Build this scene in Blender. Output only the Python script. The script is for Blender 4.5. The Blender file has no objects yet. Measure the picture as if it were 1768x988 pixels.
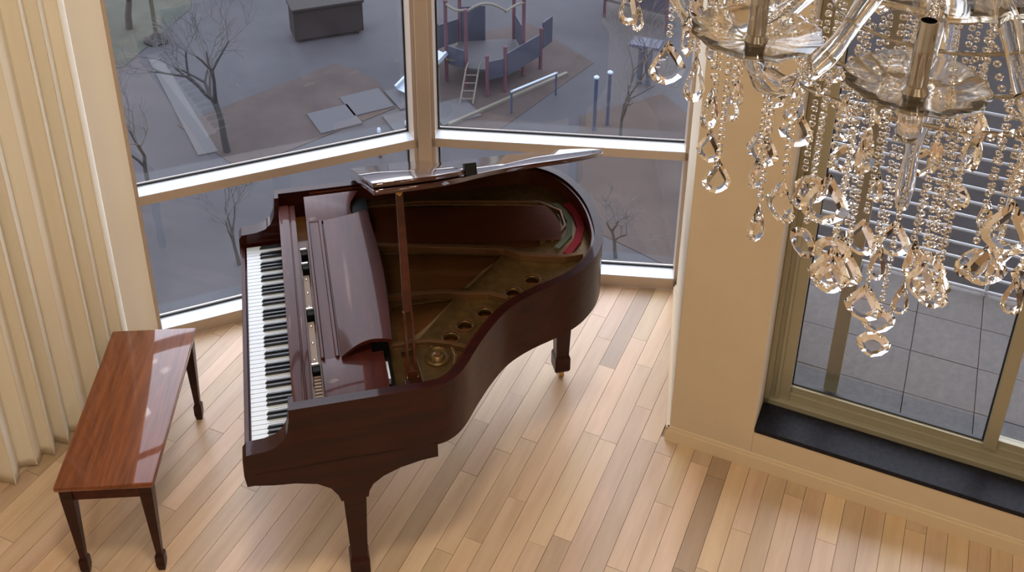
import bpy, bmesh, math, random
from mathutils import Vector, Matrix
R = math.radians
C = bpy.context.scene.collection
scn = bpy.context.scene
rnd = random.Random(7)

# ------------------------------------------------------------------ camera
H = 3.78
PITCH, ROLL, FPX = R(26.57), R(0.5), 1864.0
cam_d = bpy.data.cameras.new('camera')
cam = bpy.data.objects.new('camera', cam_d); C.objects.link(cam)
cam_d.sensor_width = 36.0
cam_d.lens = 36.0 * FPX / 1768.0
cam_d.shift_x = 0.0
cam_d.shift_y = -(494.0 - 84.7) / 1768.0
cam_d.clip_start = 0.05; cam_d.clip_end = 400
fwd = Vector((0, math.cos(PITCH), -math.sin(PITCH)))
up0 = Vector((0, math.sin(PITCH), math.cos(PITCH))); rt0 = Vector((1, 0, 0))
rt = rt0 * math.cos(ROLL) + up0 * math.sin(ROLL)
up = -rt0 * math.sin(ROLL) + up0 * math.cos(ROLL)
cam.matrix_world = Matrix(((rt.x, up.x, -fwd.x, 0), (rt.y, up.y, -fwd.y, 0), (rt.z, up.z, -fwd.z, H), (0, 0, 0, 1)))
scn.camera = cam

# ------------------------------------------------------------------ world, exposure
w = bpy.data.worlds.new('overcast_sky'); scn.world = w; w.use_nodes = True
bg = w.node_tree.nodes['Background']
bg.inputs[0].default_value = (0.88, 0.92, 1.0, 1); bg.inputs[1].default_value = 6.3
scn.view_settings.view_transform = 'Standard'; scn.view_settings.look = 'None'
scn.view_settings.exposure = 0.0; scn.view_settings.gamma = 1.0
scn.view_settings.use_curve_mapping = False
scn.cycles.use_denoising = True
scn.cycles.max_bounces = 14; scn.cycles.transmission_bounces = 12; scn.cycles.transparent_max_bounces = 16
scn.cycles.glossy_bounces = 6; scn.cycles.diffuse_bounces = 5
scn.cycles.caustics_reflective = False; scn.cycles.caustics_refractive = False

def lamp(name, loc, size, power, col, rot=(0, 0, 0), sizey=None):
    l = bpy.data.lights.new(name, 'AREA'); l.energy = power; l.color = col; l.size = size
    if sizey: l.shape = 'RECTANGLE'; l.size_y = sizey
    o = bpy.data.objects.new(name, l); o.location = loc; o.rotation_euler = rot; C.objects.link(o); return o
# unseen warm fill lights added under the ceiling to brighten the room
WARM = (1.0, 0.88, 0.71)
for lx, ly, p in ((-0.3, 1.6, 82), (1.7, -0.4, 36), (-0.6, -1.6, 56), (1.6, -1.9, 36)):
    lamp('warm_fill', (lx, ly, 5.3), 0.5, p, WARM)

# ------------------------------------------------------------------ materials
def mat(name, col, rough=0.5, metal=0.0, spec=0.5, coat=0.0, **kw):
    m = bpy.data.materials.new(name); m.use_nodes = True
    b = m.node_tree.nodes['Principled BSDF']
    b.inputs['Base Color'].default_value = (*col, 1)
    b.inputs['Roughness'].default_value = rough; b.inputs['Metallic'].default_value = metal
    b.inputs['Specular IOR Level'].default_value = spec
    if coat: b.inputs['Coat Weight'].default_value = coat; b.inputs['Coat Roughness'].default_value = kw.get('cr', 0.05)
    return m
def nodes(m): return m.node_tree.nodes, m.node_tree.links, m.node_tree.nodes['Principled BSDF']
def noise_col(m, c1, c2, scale=(5, 5, 5), detail=5, nscale=1.0, lo=0.35, hi=0.65, bump=0.0, coord='Object', rough=0.6, obj_rand=False):
    n, l, b = nodes(m)
    tc = n.new('ShaderNodeTexCoord'); mp = n.new('ShaderNodeMapping'); mp.inputs['Scale'].default_value = scale
    l.new(tc.outputs[coord], mp.inputs['Vector'])
    nz = n.new('ShaderNodeTexNoise'); nz.inputs['Scale'].default_value = nscale
    nz.inputs['Detail'].default_value = detail; nz.inputs['Roughness'].default_value = rough
    if obj_rand:
        oi = n.new('ShaderNodeObjectInfo'); cx = n.new('ShaderNodeCombineXYZ')
        mu = n.new('ShaderNodeMath'); mu.operation = 'MULTIPLY'; mu.inputs[1].default_value = 37.0
        l.new(oi.outputs['Random'], mu.inputs[0]); l.new(mu.outputs[0], cx.inputs[2]); l.new(mu.outputs[0], cx.inputs[0])
        ad = n.new('ShaderNodeVectorMath'); ad.operation = 'ADD'
        l.new(mp.outputs[0], ad.inputs[0]); l.new(cx.outputs[0], ad.inputs[1]); l.new(ad.outputs[0], nz.inputs['Vector'])
    else: l.new(mp.outputs[0], nz.inputs['Vector'])
    cr = n.new('ShaderNodeValToRGB'); cr.color_ramp.elements[0].position = lo; cr.color_ramp.elements[1].position = hi
    cr.color_ramp.elements[0].color = (*c1, 1); cr.color_ramp.elements[1].color = (*c2, 1)
    l.new(nz.outputs['Fac'], cr.inputs['Fac']); l.new(cr.outputs['Color'], b.inputs['Base Color'])
    if bump:
        bp = n.new('ShaderNodeBump'); bp.inputs['Strength'].default_value = bump; bp.inputs['Distance'].default_value = 0.01
        l.new(nz.outputs['Fac'], bp.inputs['Height']); l.new(bp.outputs['Normal'], b.inputs['Normal'])
    return cr
M = {}
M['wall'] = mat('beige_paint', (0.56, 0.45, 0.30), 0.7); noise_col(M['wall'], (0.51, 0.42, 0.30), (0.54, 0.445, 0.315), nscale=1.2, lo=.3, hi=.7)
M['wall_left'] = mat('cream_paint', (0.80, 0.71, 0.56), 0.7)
M['ceiling'] = mat('ceiling_paint', (0.7, 0.62, 0.5), 0.8)
M['base'] = mat('baseboard_paint', (0.58, 0.47, 0.32), 0.4)
M['frame'] = mat('champagne_aluminium', (0.50, 0.405, 0.32), 0.34, 0.25)
M['railtop'] = mat('sky_lit_aluminium', (0.56, 0.60, 0.655), 0.45, 0.3)  # frame metal in a paler tone, sky light painted into its colour
M['doorframe'] = mat('bronze_aluminium', (0.31, 0.285, 0.20), 0.4, 0.3)
M['gasket'] = mat('black_rubber', (0.01, 0.01, 0.012), 0.5)
M['sill'] = mat('dark_stone', (0.012, 0.012, 0.016), 0.42, spec=0.14); noise_col(M['sill'], (0.005, 0.005, 0.008), (0.014, 0.014, 0.02), nscale=9)
M['curtain'] = mat('curtain_linen', (0.84, 0.78, 0.65), 0.85)
n, l, b = nodes(M['curtain'])
tr = n.new('ShaderNodeBsdfTranslucent'); tr.inputs[0].default_value = (0.75, 0.66, 0.5, 1)
mx = n.new('ShaderNodeMixShader'); mx.inputs[0].default_value = 0.15
l.new(b.outputs[0], mx.inputs[1]); l.new(tr.outputs[0], mx.inputs[2]); l.new(mx.outputs[0], n['Material Output'].inputs[0])

def glass_pane(name, tint):
    m = bpy.data.materials.new(name); m.use_nodes = True; n = m.node_tree.nodes; l = m.node_tree.links
    n.clear(); o = n.new('ShaderNodeOutputMaterial'); t = n.new('ShaderNodeBsdfTransparent'); g = n.new('ShaderNodeBsdfGlossy')
    t.inputs[0].default_value = (*tint, 1); g.inputs['Roughness'].default_value = 0.02
    g.inputs['Color'].default_value = (0.9, 0.9, 0.9, 1)
    f = n.new('ShaderNodeFresnel'); ge = n.new('ShaderNodeNewGeometry')
    mr = n.new('ShaderNodeMapRange'); mr.inputs[3].default_value = 1.5; mr.inputs[4].default_value = 1 / 1.5   # same index on both faces: no total reflection inside the pane
    l.new(ge.outputs['Backfacing'], mr.inputs[0]); l.new(mr.outputs[0], f.inputs[0]); x = n.new('ShaderNodeMixShader')
    l.new(f.outputs[0], x.inputs[0]); l.new(t.outputs[0], x.inputs[1]); l.new(g.outputs[0], x.inputs[2]); l.new(x.outputs[0], o.inputs[0]); return m
M['pane'] = glass_pane('window_glass', (0.86, 0.87, 0.90))
def crystal_mat(name, col, ior, rough=0.0):
    m = bpy.data.materials.new(name); m.use_nodes = True; n = m.node_tree.nodes; l = m.node_tree.links
    n.clear(); o = n.new('ShaderNodeOutputMaterial'); g = n.new('ShaderNodeBsdfGlass')
    g.inputs['Color'].default_value = (*col, 1); g.inputs['IOR'].default_value = ior; g.inputs['Roughness'].default_value = rough
    l.new(g.outputs[0], o.inputs[0]); return m
M['crystal'] = crystal_mat('cut_crystal', (1.0, 1.0, 1.0), 1.52)
M['armglass'] = crystal_mat('moulded_glass', (0.985, 0.975, 0.95), 1.38, 0.06)
M['chrome'] = mat('chrome', (0.42, 0.41, 0.38), 0.12, 1.0)

def wood(name, c1, c2, rough, coat, scale, coatr=0.06):
    m = mat(name, c1, rough, spec=0.12, coat=coat, cr=coatr); noise_col(m, c1, c2, scale=scale, nscale=1.0, detail=6, lo=0.3, hi=0.7, rough=0.65); return m
M['mahog'] = wood('mahogany_gloss', (0.010, 0.0012, 0.0008), (0.034, 0.004, 0.0016), 0.5, 0.32, (3, 30, 30))
M['mahog_y'] = wood('mahogany_gloss_cross', (0.026, 0.0045, 0.003), (0.066, 0.013, 0.007), 0.5, 0.27, (30, 3, 30))
M['lidwood'] = wood('mahogany_lid_gloss', (0.020, 0.004, 0.003), (0.05, 0.010, 0.005), 0.3, 1.0, (3, 30, 30), 0.015)
M['mahog_in'] = wood('mahogany_inner', (0.040, 0.010, 0.005), (0.07, 0.018, 0.008), 0.35, 0.5, (3, 25, 25))
M['bench'] = wood('bench_mahogany', (0.085, 0.020, 0.006), (0.22, 0.062, 0.018), 0.30, 1.0, (40, 3.0, 40), 0.05)
M['black'] = mat('satin_black', (0.006, 0.006, 0.006), 0.55, spec=0.15)
M['ebony'] = mat('ebony_key', (0.008, 0.009, 0.012), 0.25)
M['ivory'] = mat('ivory_key', (0.60, 0.655, 0.71), 0.25, coat=0.3)
M['bronze'] = mat('bronze_plate', (0.12, 0.07, 0.022), 0.38, 0.55); noise_col(M['bronze'], (0.10, 0.058, 0.018), (0.15, 0.09, 0.03), nscale=6)
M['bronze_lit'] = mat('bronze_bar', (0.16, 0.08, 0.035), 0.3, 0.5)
M['sound'] = wood('soundboard_spruce', (0.10, 0.035, 0.008), (0.15, 0.06, 0.014), 0.4, 0.4, (3, 30, 3))
M['bridge'] = mat('maple_bridge', (0.20, 0.12, 0.05), 0.5)
M['copper'] = mat('copper_winding', (0.13, 0.035, 0.014), 0.35, 0.6)
M['steel'] = mat('steel_wire', (0.20, 0.13, 0.07), 0.3, 0.8)
M['redfelt'] = mat('red_felt', (0.20, 0.006, 0.018), 0.9)
M['greenfelt'] = mat('green_felt', (0.09, 0.11, 0.075), 0.9)
M['tan'] = mat('tan_hardware', (0.30, 0.20, 0.13), 0.45)
M['screw'] = mat('bright_screw', (0.8, 0.78, 0.75), 0.25, 0.6)
M['brass'] = mat('brass', (0.45, 0.30, 0.10), 0.25, 1.0)

# oak plank
m = mat('oak_plank', (0.45, 0.3, 0.18), 0.42, spec=0.35, coat=0.55, cr=0.30); M['plank'] = m
cr = noise_col(m, (0.455, 0.310, 0.185), (0.62, 0.455, 0.30), scale=(14, 1.6, 14), nscale=1.0, detail=7, lo=0.25, hi=0.72, rough=0.6, obj_rand=True)
n, l, b = nodes(m)
oi = n.new('ShaderNodeObjectInfo')
mu = n.new('ShaderNodeMix'); mu.data_type = 'RGBA'; mu.blend_type = 'MULTIPLY'; mu.inputs[0].default_value = 1.0
l.new(cr.outputs[0], mu.inputs[6]); l.new(oi.outputs['Color'], mu.inputs[7]); l.new(mu.outputs[2], b.inputs['Base Color'])
M['subfloor'] = mat('oak_floor_base', (0.36, 0.23, 0.13), 0.5)
# outdoors
M['asphalt'] = mat('asphalt', (0.0222, 0.0222, 0.0258), 0.8); noise_col(M['asphalt'], (0.0244, 0.0244, 0.0281), (0.0362, 0.0362, 0.0406), scale=(.35, .35, .35), nscale=1.0, detail=8, lo=.3, hi=.7)
M['mulch'] = mat('rubber_mulch', (0.0185, 0.0166, 0.0166), 0.9); noise_col(M['mulch'], (0.0266, 0.0207, 0.0196), (0.0385, 0.0302, 0.0284), scale=(.9, .9, .9), nscale=1.0, detail=8, lo=.3, hi=.7)
M['darkground'] = mat('dark_ground', (0.0043, 0.0043, 0.0057), 0.8); noise_col(M['darkground'], (0.0031, 0.0034, 0.0043), (0.0064, 0.0071, 0.0092), scale=(.5, .5, .5), nscale=1.0)
M['lawn'] = mat('winter_lawn', (0.0258, 0.0277, 0.0222), 0.9); noise_col(M['lawn'], (0.0222, 0.0258, 0.0214), (0.0369, 0.0406, 0.0332), scale=(.8, .8, .8), nscale=1.0, detail=8)
M['path'] = mat('pale_path', (0.0474, 0.0474, 0.0499), 0.8)
M['slab'] = mat('paving_slab', (0.0400, 0.0400, 0.0442), 0.75)
M['bark'] = mat('bark', (0.0241, 0.0229, 0.0229), 0.9)
M['twig'] = mat('twig', (0.0568, 0.0550, 0.0568), 0.9)
M['redpost'] = mat('red_post_paint', (0.0508, 0.0257, 0.0323), 0.5)
M['bluepanel'] = mat('blue_panel_plastic', (0.0239, 0.0267, 0.0374), 0.5)
M['blueroof'] = mat('blue_steel_paint', (0.0251, 0.0330, 0.0550), 0.5)
M['creampipe'] = mat('cream_pipe_paint', (0.0690, 0.0620, 0.0525), 0.5)
M['deck'] = mat('play_deck', (0.0332, 0.0332, 0.0369), 0.7)
M['slide'] = mat('slide_plastic', (0.1790, 0.2149, 0.2604), 0.35)
M['bin'] = mat('brown_metal', (0.0135, 0.0118, 0.0113), 0.7)
M['tile'] = mat('terrace_tile', (0.1089, 0.1039, 0.1039), 0.6); noise_col(M['tile'], (0.0965, 0.0940, 0.0965), (0.1237, 0.1187, 0.1163), nscale=7, detail=6)
M['grout'] = mat('grout', (0.0258, 0.0258, 0.0258), 0.9)
M['whitebar'] = mat('white_railing_paint', (0.3408, 0.3550, 0.3834), 0.5)
M['concrete'] = mat('facade_concrete', (0.0924, 0.0887, 0.0851), 0.8)

M['tile'].node_tree.nodes['Principled BSDF'].inputs['Roughness'].default_value = 0.8
for k in ('asphalt', 'mulch', 'darkground', 'lawn', 'path', 'slab', 'bark', 'twig', 'deck', 'tile', 'grout', 'concrete', 'bin', 'bluepanel', 'redpost', 'blueroof', 'creampipe'):
    M[k].node_tree.nodes['Principled BSDF'].inputs['Specular IOR Level'].default_value = 0.12

# ------------------------------------------------------------------ mesh helpers
class MB:
    def __init__(s): s.v = []; s.f = []
    def add(s, vs, fs):
        o = len(s.v); s.v += [tuple(v) for v in vs]; s.f += [tuple(i + o for i in f) for f in fs]; return s
    def box(s, x0, x1, y0, y1, z0, z1):
        return s.add([(x0, y0, z0), (x1, y0, z0), (x1, y1, z0), (x0, y1, z0), (x0, y0, z1), (x1, y0, z1), (x1, y1, z1), (x0, y1, z1)],
                     [(3, 2, 1, 0), (4, 5, 6, 7), (0, 1, 5, 4), (1, 2, 6, 5), (2, 3, 7, 6), (3, 0, 4, 7)])
    def prism(s, pts, z0, z1):            # polygon in x,y extruded along z
        n = len(pts); a = sum(pts[i][0] * pts[(i + 1) % n][1] - pts[(i + 1) % n][0] * pts[i][1] for i in range(n))
        if a < 0: pts = pts[::-1]
        return s.add([(p[0], p[1], z0) for p in pts] + [(p[0], p[1], z1) for p in pts],
                     [tuple(range(n - 1, -1, -1)), tuple(range(n, 2 * n))] + [(i, (i + 1) % n, n + (i + 1) % n, n + i) for i in range(n)])
    def prism_y(s, pts, y0, y1):          # polygon in x,z extruded along y
        n = len(pts); a = sum(pts[i][0] * pts[(i + 1) % n][1] - pts[(i + 1) % n][0] * pts[i][1] for i in range(n))
        if a < 0: pts = pts[::-1]
        return s.add([(p[0], y0, p[1]) for p in pts] + [(p[0], y1, p[1]) for p in pts],
                     [tuple(range(n)), tuple(range(2 * n - 1, n - 1, -1))] + [((i + 1) % n, i, n + i, n + (i + 1) % n) for i in range(n)])
    def tube(s, pts, r, seg=8, cap=True):  # r: float or list
        pts = [Vector(p) for p in pts]; n = len(pts); rr = r if isinstance(r, (list, tuple)) else [r] * n
        o = len(s.v); nx = None
        for i, p in enumerate(pts):
            t = (pts[min(i + 1, n - 1)] - pts[max(i - 1, 0)])
            t = t.normalized() if t.length > 1e-9 else Vector((0, 0, 1))
            if nx is None: nx = t.orthogonal().normalized()
            else:
                nx = nx - t * nx.dot(t); nx = nx.normalized() if nx.length > 1e-6 else t.orthogonal().normalized()
            ny = t.cross(nx)
            for k in range(seg):
                a = 2 * math.pi * k / seg; s.v.append(tuple(p + (nx * math.cos(a) + ny * math.sin(a)) * rr[i]))
        for i in range(n - 1):
            for k in range(seg):
                k2 = (k + 1) % seg; s.f.append((o + i * seg + k, o + i * seg + k2, o + (i + 1) * seg + k2, o + (i + 1) * seg + k))
        if cap: s.f.append(tuple(o + k for k in range(seg - 1, -1, -1))); s.f.append(tuple(o + (n - 1) * seg + k for k in range(seg)))
        return s
    def lathe(s, prof, cx=0, cy=0, cz=0, seg=20, scallop=0, sn=0):
        o = len(s.v); n = len(prof)
        for (r, z) in prof:
            for k in range(seg):
                a = 2 * math.pi * k / seg; q = r * (1 + scallop * math.cos(sn * a)) if sn else r
                s.v.append((cx + q * math.cos(a), cy + q * math.sin(a), cz + z))
        for i in range(n - 1):
            for k in range(seg):
                k2 = (k + 1) % seg; s.f.append((o + i * seg + k, o + i * seg + k2, o + (i + 1) * seg + k2, o + (i + 1) * seg + k))
        s.f.append(tuple(o + k for k in range(seg - 1, -1, -1))); s.f.append(tuple(o + (n - 1) * seg + k for k in range(seg)))
        return s
    def mesh(s, name, m, smooth=None, bevel=0.0):
        me = bpy.data.meshes.new(name); me.from_pydata(s.v, [], s.f); me.materials.append(m)
        bm = bmesh.new(); bm.from_mesh(me); bmesh.ops.recalc_face_normals(bm, faces=bm.faces)
        if bevel:
            ed = [e_ for e_ in bm.edges if len(e_.link_faces) == 2 and e_.calc_face_angle(0) > 0.6]
            bmesh.ops.bevel(bm, geom=ed, offset=bevel, segments=2, affect='EDGES', profile=0.5, clamp_overlap=True)
        if smooth:
            for f in bm.faces: f.smooth = True
        bm.to_mesh(me); bm.free()
        if smooth: me.set_sharp_from_angle(angle=R(smooth))
        return me
    def build(s, name, m, parent=None, smooth=None, bevel=0.0, loc=None, rotz=0, kind=None):
        return link(name, s.mesh(name, m, smooth, bevel), parent, loc, rotz, kind)
def link(name, me, parent=None, loc=None, rotz=0, kind=None):
    o = bpy.data.objects.new(name, me); C.objects.link(o)
    if parent: o.parent = parent
    if loc is not None: o.location = loc
    if rotz: o.rotation_euler = (0, 0, rotz)
    if kind: o['kind'] = kind
    return o
def tag(o, label, cat, group=None):
    o['label'] = label; o['category'] = cat
    if group: o['group'] = group
    return o
def thing(name, label, cat, loc=(0, 0, 0), rotz=0, group=None):
    o = bpy.data.objects.new(name, None); C.objects.link(o); o.location = loc; o.rotation_euler = (0, 0, rotz); o.empty_display_size = .2
    return tag(o, label, cat, group)
def struct(name, loc=(0, 0, 0), rotz=0):
    o = bpy.data.objects.new(name, None); C.objects.link(o); o.location = loc; o.rotation_euler = (0, 0, rotz); o['kind'] = 'structure'; return o
def V2(a): return Vector((math.sin(R(a)), math.cos(R(a))))
def catmull(pts, sub=6, closed=False):
    out = []; n = len(pts)
    rng = range(n if closed else n - 1)
    for i in rng:
        p = [Vector(pts[(i + j - 1) % n]) if closed else Vector(pts[max(0, min(n - 1, i + j - 1))]) for j in range(4)]
        for k in range(sub):
            t = k / sub
            out.append(0.5 * ((2 * p[1]) + (p[2] - p[0]) * t + (2 * p[0] - 5 * p[1] + 4 * p[2] - p[3]) * t * t + (3 * p[1] - p[0] - 3 * p[2] + p[3]) * t ** 3))
    if not closed: out.append(Vector(pts[-1]))
    return out

# ------------------------------------------------------------------ room shell
CEIL = 5.4
PC = Vector((-0.448, 4.778))                 # facade corner between the two tall windows
T1 = V2(66.8); T2 = V2(95.2); T0 = V2(38.4)
N1 = Vector((-T1.y, T1.x)); N2 = Vector((-T2.y, T2.x)); N0 = Vector((-T0.y, T0.x))   # outward normals
P0 = PC - T1 * 1.432                          # left end of window 1
PA = Vector((0.728, 3.607))                   # column corner
TD = V2(113.8); ND = Vector((-TD.y, TD.x))
PB = Vector((0.90, 4.656))
def D(t, n_): return PA + TD * t + ND * n_
PE = D(3.2, 0)
Q0 = P0 - T0 * 2.4
BACK = -2.6

def wallseg(name, p, q, thick, z0, z1, m, out):
    o = Vector(out) * thick
    return MB().prism([tuple(p), tuple(q), tuple(q + o), tuple(p + o)], z0, z1).build(name, m, kind='structure')
wallseg('wall_left', P0 + N1*0.0, Q0, 0.14, 0, CEIL, M['wall_left'], N0)
wallseg('wall_west', Q0, Vector((Q0.x, BACK)), 0.14, 0, CEIL, M['wall_left'], (-1, 0))
wallseg('wall_back', Vector((Q0.x, BACK)), Vector((PE.x, BACK)), 0.14, 0, CEIL, M['wall'], (0, -1))
wallseg('wall_east', Vector((PE.x, BACK)), PE, 0.14, 0, CEIL, M['wall'], (1, 0))
col = [D(0, 0), D(.37, 0), D(.37, .30), D(.15, .38), D(.10, 1.15), D(-.262, 1.15), PB]
MB().prism([tuple(p) for p in col], 0, CEIL).build('wall_right', M['wall'], kind='structure', bevel=0.004)
# wall round the terrace door: parapet below, header above, pier to the right
MB().prism([tuple(D(.37, 0)), tuple(D(2.62, 0)), tuple(D(2.62, .30)), tuple(D(.37, .30))], 0, .200).build('wall_below_door', M['wall'], kind='structure')
MB().prism([tuple(D(.37, 0)), tuple(D(2.62, 0)), tuple(D(2.62, .30)), tuple(D(.37, .30))], 2.72, CEIL).build('wall_above_door', M['wall'], kind='structure')
MB().prism([tuple(D(2.62, 0)), tuple(D(3.2, 0)), tuple(D(3.2, .30)), tuple(D(2.62, .30))], 0, CEIL).build('wall_pier', M['wall'], kind='structure')
MB().prism([tuple(D(.372, -.004)), tuple(D(2.618, -.004)), tuple(D(2.618, .20)), tuple(D(.372, .20))], .200, .222).build('trim_1', M['sill'], kind='structure', bevel=.003)
# baseboard wrapping the column corner
def basebd(name, p, q, out, parent=None):
    o = Vector(out)
    mb = MB().prism([tuple(p), tuple(q), tuple(q + o * .015), tuple(p + o * .015)], 0, .066)
    mb.prism([tuple(p), tuple(q), tuple(q + o * .009), tuple(p + o * .009)], .066, .080)
    return mb.build(name, M['base'], kind='structure')
basebd('baseboard_right', D(-.015, 0), D(3.2, 0), -ND)
SB = (PB - PA).normalized(); NB = Vector((-SB.y, SB.x))
basebd('baseboard_column', D(0, 0) - SB * .01, PB - SB * .06, NB)
basebd('baseboard_left', P0 - T0 * .02, Q0, -N0)
# ceiling
rp_ = [P0, PC, PB, D(3.2, .30), Vector((PE.x, BACK)), Vector((Q0.x, BACK)), Q0]
MB().prism([tuple(p) for p in rp_], CEIL, CEIL + .15).build('ceiling', M['ceiling'], kind='structure')

# ------------------------------------------------------------------ floor with planks
floor = MB().prism([tuple(p) for p in [P0, PC, PC + T2 * 1.36, D(0, 0), PE, Vector((PE.x, BACK)), Vector((Q0.x, BACK)), Q0]], -.06, -.012).build('floor', M['subfloor'], kind='structure')
def clip(poly, p, nrm):    # keep side where (x-p).nrm <= 0
    out = []
    for i in range(len(poly)):
        a, b_ = poly[i], poly[(i + 1) % len(poly)]; da, db = (a - p).dot(nrm), (b_ - p).dot(nrm)
        if da <= 0: out.append(a)
        if (da < 0 < db) or (db < 0 < da): out.append(a + (b_ - a) * (da / (da - db)))
    return out
PW = .0827; cnt = 0
row = -39
while row <= 24:
    t0 = .046 + row * PW; t1 = t0 + PW
    nlo = -2.15 if t0 > -1.2 else -1.9
    if t0 > 0.6: nlo = -1.1
    nn = nlo - rnd.random() * .7
    nhi = 0.0 if t0 > 0.0 else 2.2
    while nn < nhi:
        ln = rnd.choice([.55, .7, .85, 1.0, 1.2, 1.4]) * rnd.uniform(.9, 1.1)
        g = .0008
        n0_, n1_ = nn, nn + ln
        poly = [D(t0 + g, n0_ + g), D(t1 - g, n0_ + g), D(t1 - g, n1_ - g), D(t0 + g, n1_ - g)]
        for p, nr in ((PC, N1), (PC, N2), (P0, N0)): poly = clip(poly, p, nr) if len(poly) > 2 else poly
        if t1 > 0.0 - 1e-6:
            if len(poly) > 2: poly = clip(poly, PA, ND) if t0 > -.04 else poly
        if t1 < .02 and len(poly) > 2 and n1_ > 0: poly = clip(poly, PA, -NB)
        poly = [Vector(p) for p in poly]
        nn += ln
        if len(poly) < 3: continue
        ar = abs(sum(poly[i].x * poly[(i + 1) % len(poly)].y - poly[(i + 1) % len(poly)].x * poly[i].y for i in range(len(poly)))) / 2
        if ar < .0008: continue
        c = sum(poly, Vector((0, 0))) / len(poly)
        if c.y < 1.0 or c.x < -3.1 or cnt >= 299: continue
        # local frame: x across (TD), y along (ND)
        loc = [((p - c).dot(TD), (p - c).dot(ND)) for p in poly]
        dz = rnd.uniform(-.0006, .0006)
        o = MB().prism(loc, -.012, dz).build('plank', M['plank'], floor, loc=(c.x, c.y, 0), rotz=math.atan2(TD.y, TD.x)); cnt += 1
        q = rnd.random(); v = rnd.uniform(.86, 1.06)
        if q < .035: v = .80
        elif q < .12: v = .80
        if (abs((t0 + t1) / 2 - .253) < .03 and n1_ > -1.2 and n0_ < -.1) or (abs((t0 + t1) / 2 + .408) < .03 and n0_ < .45 < n1_): v = .60
        o.color = (v, v * rnd.uniform(.95, 1.0), v * rnd.uniform(.90, 1.0), 1)
    row += 1
print('planks', cnt)
# remaining floor behind the viewer, one flat piece of the same oak
MB().prism([(Q0.x, BACK), (PE.x, BACK), (PE.x, 1.2), (Q0.x, 1.2)], -.0125, -.0115).build('floor_field', M['subfloor'], floor, kind='stuff')

# ------------------------------------------------------------------ tall windows
WT = 5.15
def window(name, origin, T, N, s0, s1, px, hide_l=0.0):
    """frame members run from s0 to s1 along T; the inner face lies on the wall line"""
    root = struct(name, (origin.x, origin.y, 0), math.atan2(T.y, T.x))
    def rail(nm, z0, z1, dep=.098, full=.13):
        MB().box(s0, s1, 0.0, full, z0, z1).build(nm, M['frame'], root, bevel=.002)
        MB().box(s0 + .002, s1 - .002, .001, dep - .004, z1 - .001, z1 + .002).build('rail_top', M['railtop'], root)  # pale strip paints the sky light lying on the rail
        MB().box(s0, s1, dep - .004, dep + .006, z1 + .002, z1 + .012).build('gasket', M['gasket'], root)
    rail('bottom_rail', 0.0, .07); rail('middle_rail', .822, .872); rail('upper_rail', 3.0, 3.05)
    MB().box(s0, s1, 0, .12, WT - .06, WT).build('top_rail', M['frame'], root)
    MB().box(s0, s1, -.02, .12, WT, CEIL).build('header', M['wall'], root)
    for (a, z0, z1) in ((0, .08, .822), (1, .882, 3.0), (2, 3.06, WT - .06)):
        MB().box(s0, s1, dep_g, dep_g + .006, z0, z1).build('pane', M['pane'], root)
    return root
dep_g = .100
w1 = window('window_1', PC, T1, N1, -1.432, -.02, None)
w2 = window('window_2', PC, T2, N2, .02, 1.356, None)
for rt_, sx in ((w1, -.035), (w2, .035)):
    x0, x1 = sorted((sx, sx * 1.6))
    MB().box(x0, x1, .0, .11, .0, WT).build('jamb', M['frame'], rt_)
    MB().box(*(sorted((sx * 1.6, sx * 1.6 + math.copysign(.008, sx)))), .094, .106, .07, WT - .06).build('gasket', M['gasket'], rt_)
MB().box(-1.432, -1.414, .0, .11, 0, WT).build('jamb', M['frame'], w1)
MB().box(1.336, 1.356, .0, .11, 0, WT).build('jamb', M['frame'], w2)
# corner mullion on the bisector
bis = (N1 + N2).normalized()
mull = MB().box(-.034, .034, -.03, .14, 0, WT).build('trim_2', M['frame'], kind='structure', bevel=.003,
        loc=(PC.x, PC.y, 0), rotz=math.atan2(bis.y, bis.x) - math.pi / 2)

# ------------------------------------------------------------------ terrace door (sliding), local x along the wall, y outward
door = struct('door_1', (PA.x, PA.y, 0), math.atan2(TD.y, TD.x))
DF = M['doorframe']
MB().box(.371, .475, .19, .25, .222, 2.72).box(.371, .395, .17, .19, .222, 2.72).box(.415, .43, .18, .19, .222, 2.72).build('jamb', DF, door, bevel=.002)
MB().box(2.55, 2.62, .19, .27, .222, 2.72).build('jamb', DF, door)
MB().box(.371, 2.62, .17, .20, .222, .250).box(.371, 2.62, .20, .215, .222, .285).box(.371, 2.62, .215, .245, .222, .315).build('threshold', DF, door, bevel=.0015)
MB().box(.371, 2.62, .19, .27, 2.64, 2.72).build('head_rail', DF, door)
MB().box(1.268, 1.318, .20, .255, .31, 2.64).build('meeting_stile', DF, door, bevel=.002)
MB().box(1.318, 2.55, .225, .262, .30, .345).build('panel_rail', DF, door, bevel=.002)
MB().box(.475, 1.268, .236, .243, .315, 2.64).build('pane', M['pane'], door)
MB().box(1.318, 2.55, .247, .254, .345, 2.64).build('pane', M['pane'], door)
MB().box(.475, .480, .232, .247, .315, 2.64).box(1.262, 1.268, .232, .247, .315, 2.64).box(.475, 1.268, .230, .246, .315, .322).build('gasket', M['gasket'], door)
MB().box(.388, .412, .15, .192, 1.30, 1.42).build('handle', M['black'], door, bevel=.004)
MB().box(.605, .665, .29, .315, .205, 2.64).build('screen_stile', DF, door, bevel=.002)
MB().box(.60, 1.9, .283, .298, .17, .240).build('track', M['railtop'], door, bevel=.002)  # pale colour holds the sky highlight on the track

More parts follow.
